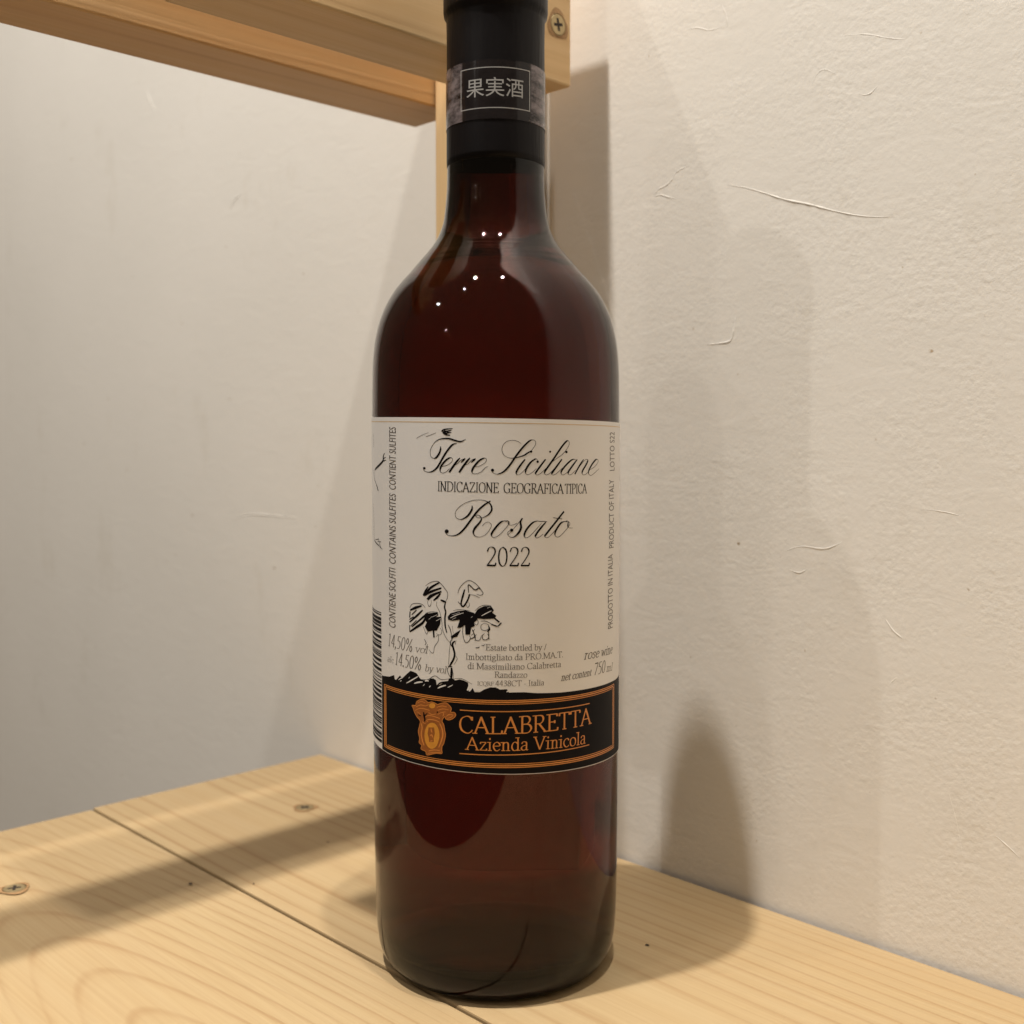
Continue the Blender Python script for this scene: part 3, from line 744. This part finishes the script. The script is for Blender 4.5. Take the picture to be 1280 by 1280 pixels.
for pg in [
    [(270,410),(340,402),(405,392),(412,425),(385,445),(440,440),(432,520),(395,590),(350,590),(300,602),(268,545),(290,500),(262,470)],
    [(512,440),(540,405),(620,382),(700,372),(790,400),(832,450),(820,480),(790,505),(800,540),(760,560),(750,632),(700,632),(695,530),(650,560),(612,562),(640,475),(560,485),(515,472)],
    [(790,422),(830,362),(900,327),(970,325),(1002,372),(985,398),(1030,432),(1000,462),(900,467),(820,460)],
    [(545,650),(600,610),(652,578),(612,655),(565,668),(555,705)]]:
    I.poly([P4(*p) for p in pg])
I.done("vine_drawing", black, label)
I = Ink(INK + .000028)
for s_ in [((540,455),(600,425),(680,400),9), ((560,420),(640,395),5), ((870,432),(920,405),(975,378),10), ((930,350),(965,335),6), ((345,445),(400,420),8), ((390,485),(435,460),8), ((310,470),(345,440),6), ((760,450),(775,438),7), ((1010,480),(1040,500),10), ((560,470),(600,450),6)]:
    st(*s_)
I.done("paper_gaps", paper.m, label)

# leftmost pen sketch on the turned-away part of the label
I = Ink(INK + .000014)
script(I, (465, 520), 12.8, [[(210,605,10),(190,650,30),(185,720,40),(150,770,40),(90,830,40),(55,870,24)], [(235,715,8),(190,730,20)], [(230,670,8),(195,690,20)], [(40,870,12),(45,1000,14),(75,1100,16),(105,1205,22)], [(85,1110,10),(95,1160,30),(110,1210,12)], [(30,290,8),(33,400,10),(36,510,8)]], 10, 20)
script(I, (460, 610), 14.22, [[(105,280,8),(115,600,12),(120,900,12),(150,980,26),(210,1040,16)], [(190,900,8),(215,1000,14),(235,1080,22)], [(140,930,8),(200,920,14)], [(180,960,8),(240,970,12)], [(215,1050,14),(265,1100,8)]], 10, 20)
I.done("pen_sketch", black, label)

# bar code: bars run round the bottle
I = Ink(INK + .000014)
za, zb_ = L(474, 765).y, L(474, 926).y
aE = L(477.6, 850).x; z = za; rnd = random.Random(3)
while z > zb_:
    bw = rnd.choice((.8, 1.2, 1.8, 2.8, 4.2)) * PX; gp = rnd.choice((.9, 1.3, 2.0, 2.8)) * PX
    a0 = -math.radians(118) * R
    I.ribbon([(lerp(a0, aE, i / 24), z - bw / 2) for i in range(25)], [bw] * 25)
    z -= bw + gp
I.done("barcode", black, label)
# white strip under the bar code reaches lower than the picture side
# ------------------------------------------------------------------ emblem
o7, s7 = (510, 870), 16.0
P7 = lambda x, y: tuple(L(o7[0] + x / s7, o7[1] + y / s7))
em = [(90,200),(160,200),(180,130),(260,80),(340,85),(410,140),(480,130),(560,160),(600,180),(680,155),(770,150),(830,200),(870,260),(860,330),(930,340),(960,390),(920,450),(830,490),(760,470),(745,425),(700,470),(690,530),(720,580),(740,700),(755,800),(720,960),(690,1010),(680,1080),(680,1160),(560,1158),(390,1190),(360,1120),(270,1070),(280,1000),(230,940),(240,860),(215,720),(240,600),(250,510),(190,430),(140,340),(110,250)]
I = Ink(INK + .000014); I.poly([P7(*p) for p in em]); emb = I.done("emblem_shield", rust, label)
I = Ink(INK + .000028)
script(I, o7, s7, [[(x, y, 13) for x, y in em + em[:2]]], 13, 13)
rn = random.Random(11)
veins = [[(170,230,14),(260,190,16),(360,210,16),(420,180,12)], [(150,300,12),(240,260,16),(340,270,18),(440,300,14)], [(200,150,10),(270,120,14),(350,150,14)], [(580,240,12),(680,210,16),(780,230,14)], [(600,300,14),(700,270,16),(820,290,14)], [(600,380,12),(680,340,14),(760,330,12)], [(770,420,12),(830,380,18),(900,390,14)], [(790,460,10),(860,440,14),(910,400,10)],
         [(340,440,14),(420,400,18),(520,420,18),(640,460,16)], [(370,500,12),(440,480,20),(560,500,20),(640,540,14)], [(420,340,14),(480,380,16),(560,370,14)], [(270,560,24),(290,640,26),(275,760,26),(290,880,26),(330,1000,22)], [(640,560,26),(690,680,26),(700,800,26),(660,940,26),(620,1040,20)], [(420,1110,18),(520,1090,22),(640,1100,18)], [(400,1160,12),(530,1140,14),(660,1140,12)], [(300,520,14),(340,560,18),(400,520,14)], [(260,400,10),(230,350,12),(190,330,10)], [(700,420,14),(720,370,16),(690,330,12)]]
script(I, o7, s7, veins, 8, 8)
I.done("emblem_relief", gold, label)
I = Ink(INK + .000042)
def ell(cx, cy, rx, ry, n=36): return [P7(cx + rx * math.cos(2 * math.pi * k / n), cy + ry * math.sin(2 * math.pi * k / n)) for k in range(n)]
I.poly(ell(487, 805, 150, 262)); I.poly(ell(490, 205, 62, 55, 16))
I.done("emblem_oval", amber, label)
I = Ink(INK + .000056)
I.poly([P7(*p) for p in [(420,640),(530,640),(545,760),(520,850),(525,930),(430,930),(425,850),(400,760)]])
script(I, o7, s7, [[(340 + 0 * k, 560 + 0 * k, 8), (318, 700, 12), (325, 850, 12), (370, 1000, 10), (430, 1080, 8)], [(560,560,10),(635,680,12),(648,800,12),(610,950,10),(560,1070,8)], [(360,550,10),(430,525,12),(520,530,12),(570,570,10)]], 8, 8)
I.done("emblem_figure", rust, label)
I = Ink(INK + .000070)
script(I, o7, s7, [[(470,660,20),(475,700,30),(490,740,20)], [(450,800,16),(485,790,34),(500,840,20)], [(450,915,16),(500,905,20)]], 8, 8)
I.done("emblem_figure_lights", gold, label)
I = Ink(INK + .000056)
script(I, o7, s7, [[(320,330,14),(330,400,50),(345,480,40),(330,520,14)], [(400,350,10),(350,400,26)], [(215,385,18),(270,410,22)], [(585,325,30),(600,345,36)]], 8, 8)
I.done("emblem_shadows", black, label)

# ------------------------------------------------------------------ sideways sans lettering
def text_tris(body, shear=0.0):
    c = bpy.data.curves.new("t", 'FONT'); c.body = body; c.size = 1; c.shear = shear; c.resolution_u = 3
    o = bpy.data.objects.new("t", c); sc.collection.objects.link(o)
    dg = bpy.context.evaluated_depsgraph_get(); dg.update()
    me = bpy.data.meshes.new_from_object(o.evaluated_get(dg))
    v = [(p.co.x, p.co.y) for p in me.vertices]; f = [tuple(p.vertices) for p in me.polygons]
    bpy.data.objects.remove(o); bpy.data.curves.remove(c); bpy.data.meshes.remove(me)
    return v, f
def sideways(I, body, xb, xt, y0, y1, shear=0.0):
    v, f = text_tris(body, shear)
    x0, x1 = min(p[0] for p in v), max(p[0] for p in v); h = .72
    A = L(xb, y0); B = L(xb, y1); T = L(xt, (y0 + y1) / 2)
    out = [(lerp(A.x, B.x, (p[0] - x0) / (x1 - x0)) + (T.x - A.x) * p[1] / h, lerp(A.y, B.y, (p[0] - x0) / (x1 - x0))) for p in v]
    I.tris(out, f)
for args in (("CONTIENT SULFITES", 495.3, 486.6, 613, 534.5, .15), ("CONTAINS SULFITES", 495.2, 486.6, 706, 618, .15),
             ("CONTIENE SOLFITI", 495.0, 486.4, 786, 711, .15), ("LOTTO S22", 767.4, 761.4, 589, 541),
             ("PRODUCT OF ITALY", 766.6, 760.6, 685, 600), ("PRODOTTO IN ITALIA", 765.2, 759.2, 785, 693)):
    I = Ink(INK + .000014); sideways(I, *args); I.done("sideways_print", grey, label)

# ------------------------------------------------------------------ neck sticker
RN = cr + .00004
tape = NT("clear_tape")
tcn = tape.new('ShaderNodeTexCoord').outputs['Object']
sx = tape.new('ShaderNodeSeparateXYZ'); tape.l(tcn, sx.inputs[0])
sc_ = tape.noise(tape.mapping(tcn, (150, 150, 330)), 1.0, 5, .65)
side = tape.new('ShaderNodeMapRange'); tape.l(tape.math('ABSOLUTE', tape.math('SUBTRACT', sx.outputs[0], .0004)), side.inputs[0])
side.inputs[1].default_value = .0098; side.inputs[2].default_value = .0102; side.inputs[3].default_value = .03; side.inputs[4].default_value = 1.0
fr = tape.ramp(sc_, [(.36, (0, 0, 0)), (.62, (1, 1, 1)), (1, (1, 1, 1))])
col = tape.mix(tape.math('MULTIPLY', fr, side.outputs[0]), (.012, .010, .011), (.21, .18, .19))
tape.l(col, tape.b.inputs['Base Color']); tape.set(Roughness=.14, Specular_IOR_Level=.3)
tape.bump(tape.noise(tape.mapping(tcn, (300, 300, 40)), 1.0, 3), .3, .0006)
ztT, ztB = L(620, 75, RN).y, L(620, 149, RN).y
bm = bmesh.new(); n = 90; rows = []
for i in range(n + 1):
    th = lerp(-math.radians(92), math.radians(104), i / n)
    rows.append([bm.verts.new((r_ * math.sin(th), -r_ * math.cos(th), z_)) for r_, z_ in ((RN, ztT), (RN + .00012, ztT), (RN + .00012, ztB), (RN, ztB))])
for a, b in zip(rows, rows[1:]):
    for j in range(4): bm.faces.new((a[j], a[(j + 1) % 4], b[(j + 1) % 4], b[j]))
bm.faces.new(rows[0]); bm.faces.new(rows[-1])
bmesh.ops.recalc_face_normals(bm, faces=bm.faces)
sticker = mesh_obj("neck_sticker", bm, tape.m, bottle)
sticker["label"] = "glossy black tape round the neck with white framed characters"
silver = simple("silver_print", (.36, .36, .36), .4)
I = Ink(.000140, RN)
LN = lambda x, y: L(x, y, RN + .00012)
c1, c2, c3, c4 = LN(576.6, 89.3), LN(661.8, 91.5), LN(660.6, 141.2), LN(575.6, 139.6)
zt_, zb2 = LN(618, 83.6).y, LN(618, 134.2).y
zt_ = (c1.y + c2.y + zt_) / 3; zb2 = (c3.y + c4.y + zb2) / 3
xl, xr = c1.x, c2.x; wl = 1.2 * PX
I.ribbon([(lerp(xl, xr, i / 24), zt_) for i in range(25)], [wl] * 25); I.ribbon([(lerp(xl, xr, i / 24), zb2) for i in range(25)], [wl] * 25)
I.ribbon([(xl, zt_ + wl / 2), (xl, zb2 - wl / 2)], [wl] * 2); I.ribbon([(xr, zt_ + wl / 2), (xr, zb2 - wl / 2)], [wl] * 2)
v, f = text_tris("果実酒")
x0, x1 = min(p[0] for p in v), max(p[0] for p in v); y0, y1 = min(p[1] for p in v), max(p[1] for p in v)
ka, kb = LN(583.5, 121), LN(654, 121); kt = LN(618, 97.2).y; kz = LN(618, 121.0).y
I.tris([(lerp(ka.x, kb.x, (p[0] - x0) / (x1 - x0)), lerp(kz, kt, (p[1] - y0) / (y1 - y0))) for p in v], f)
I.done("sticker_print", silver, sticker)
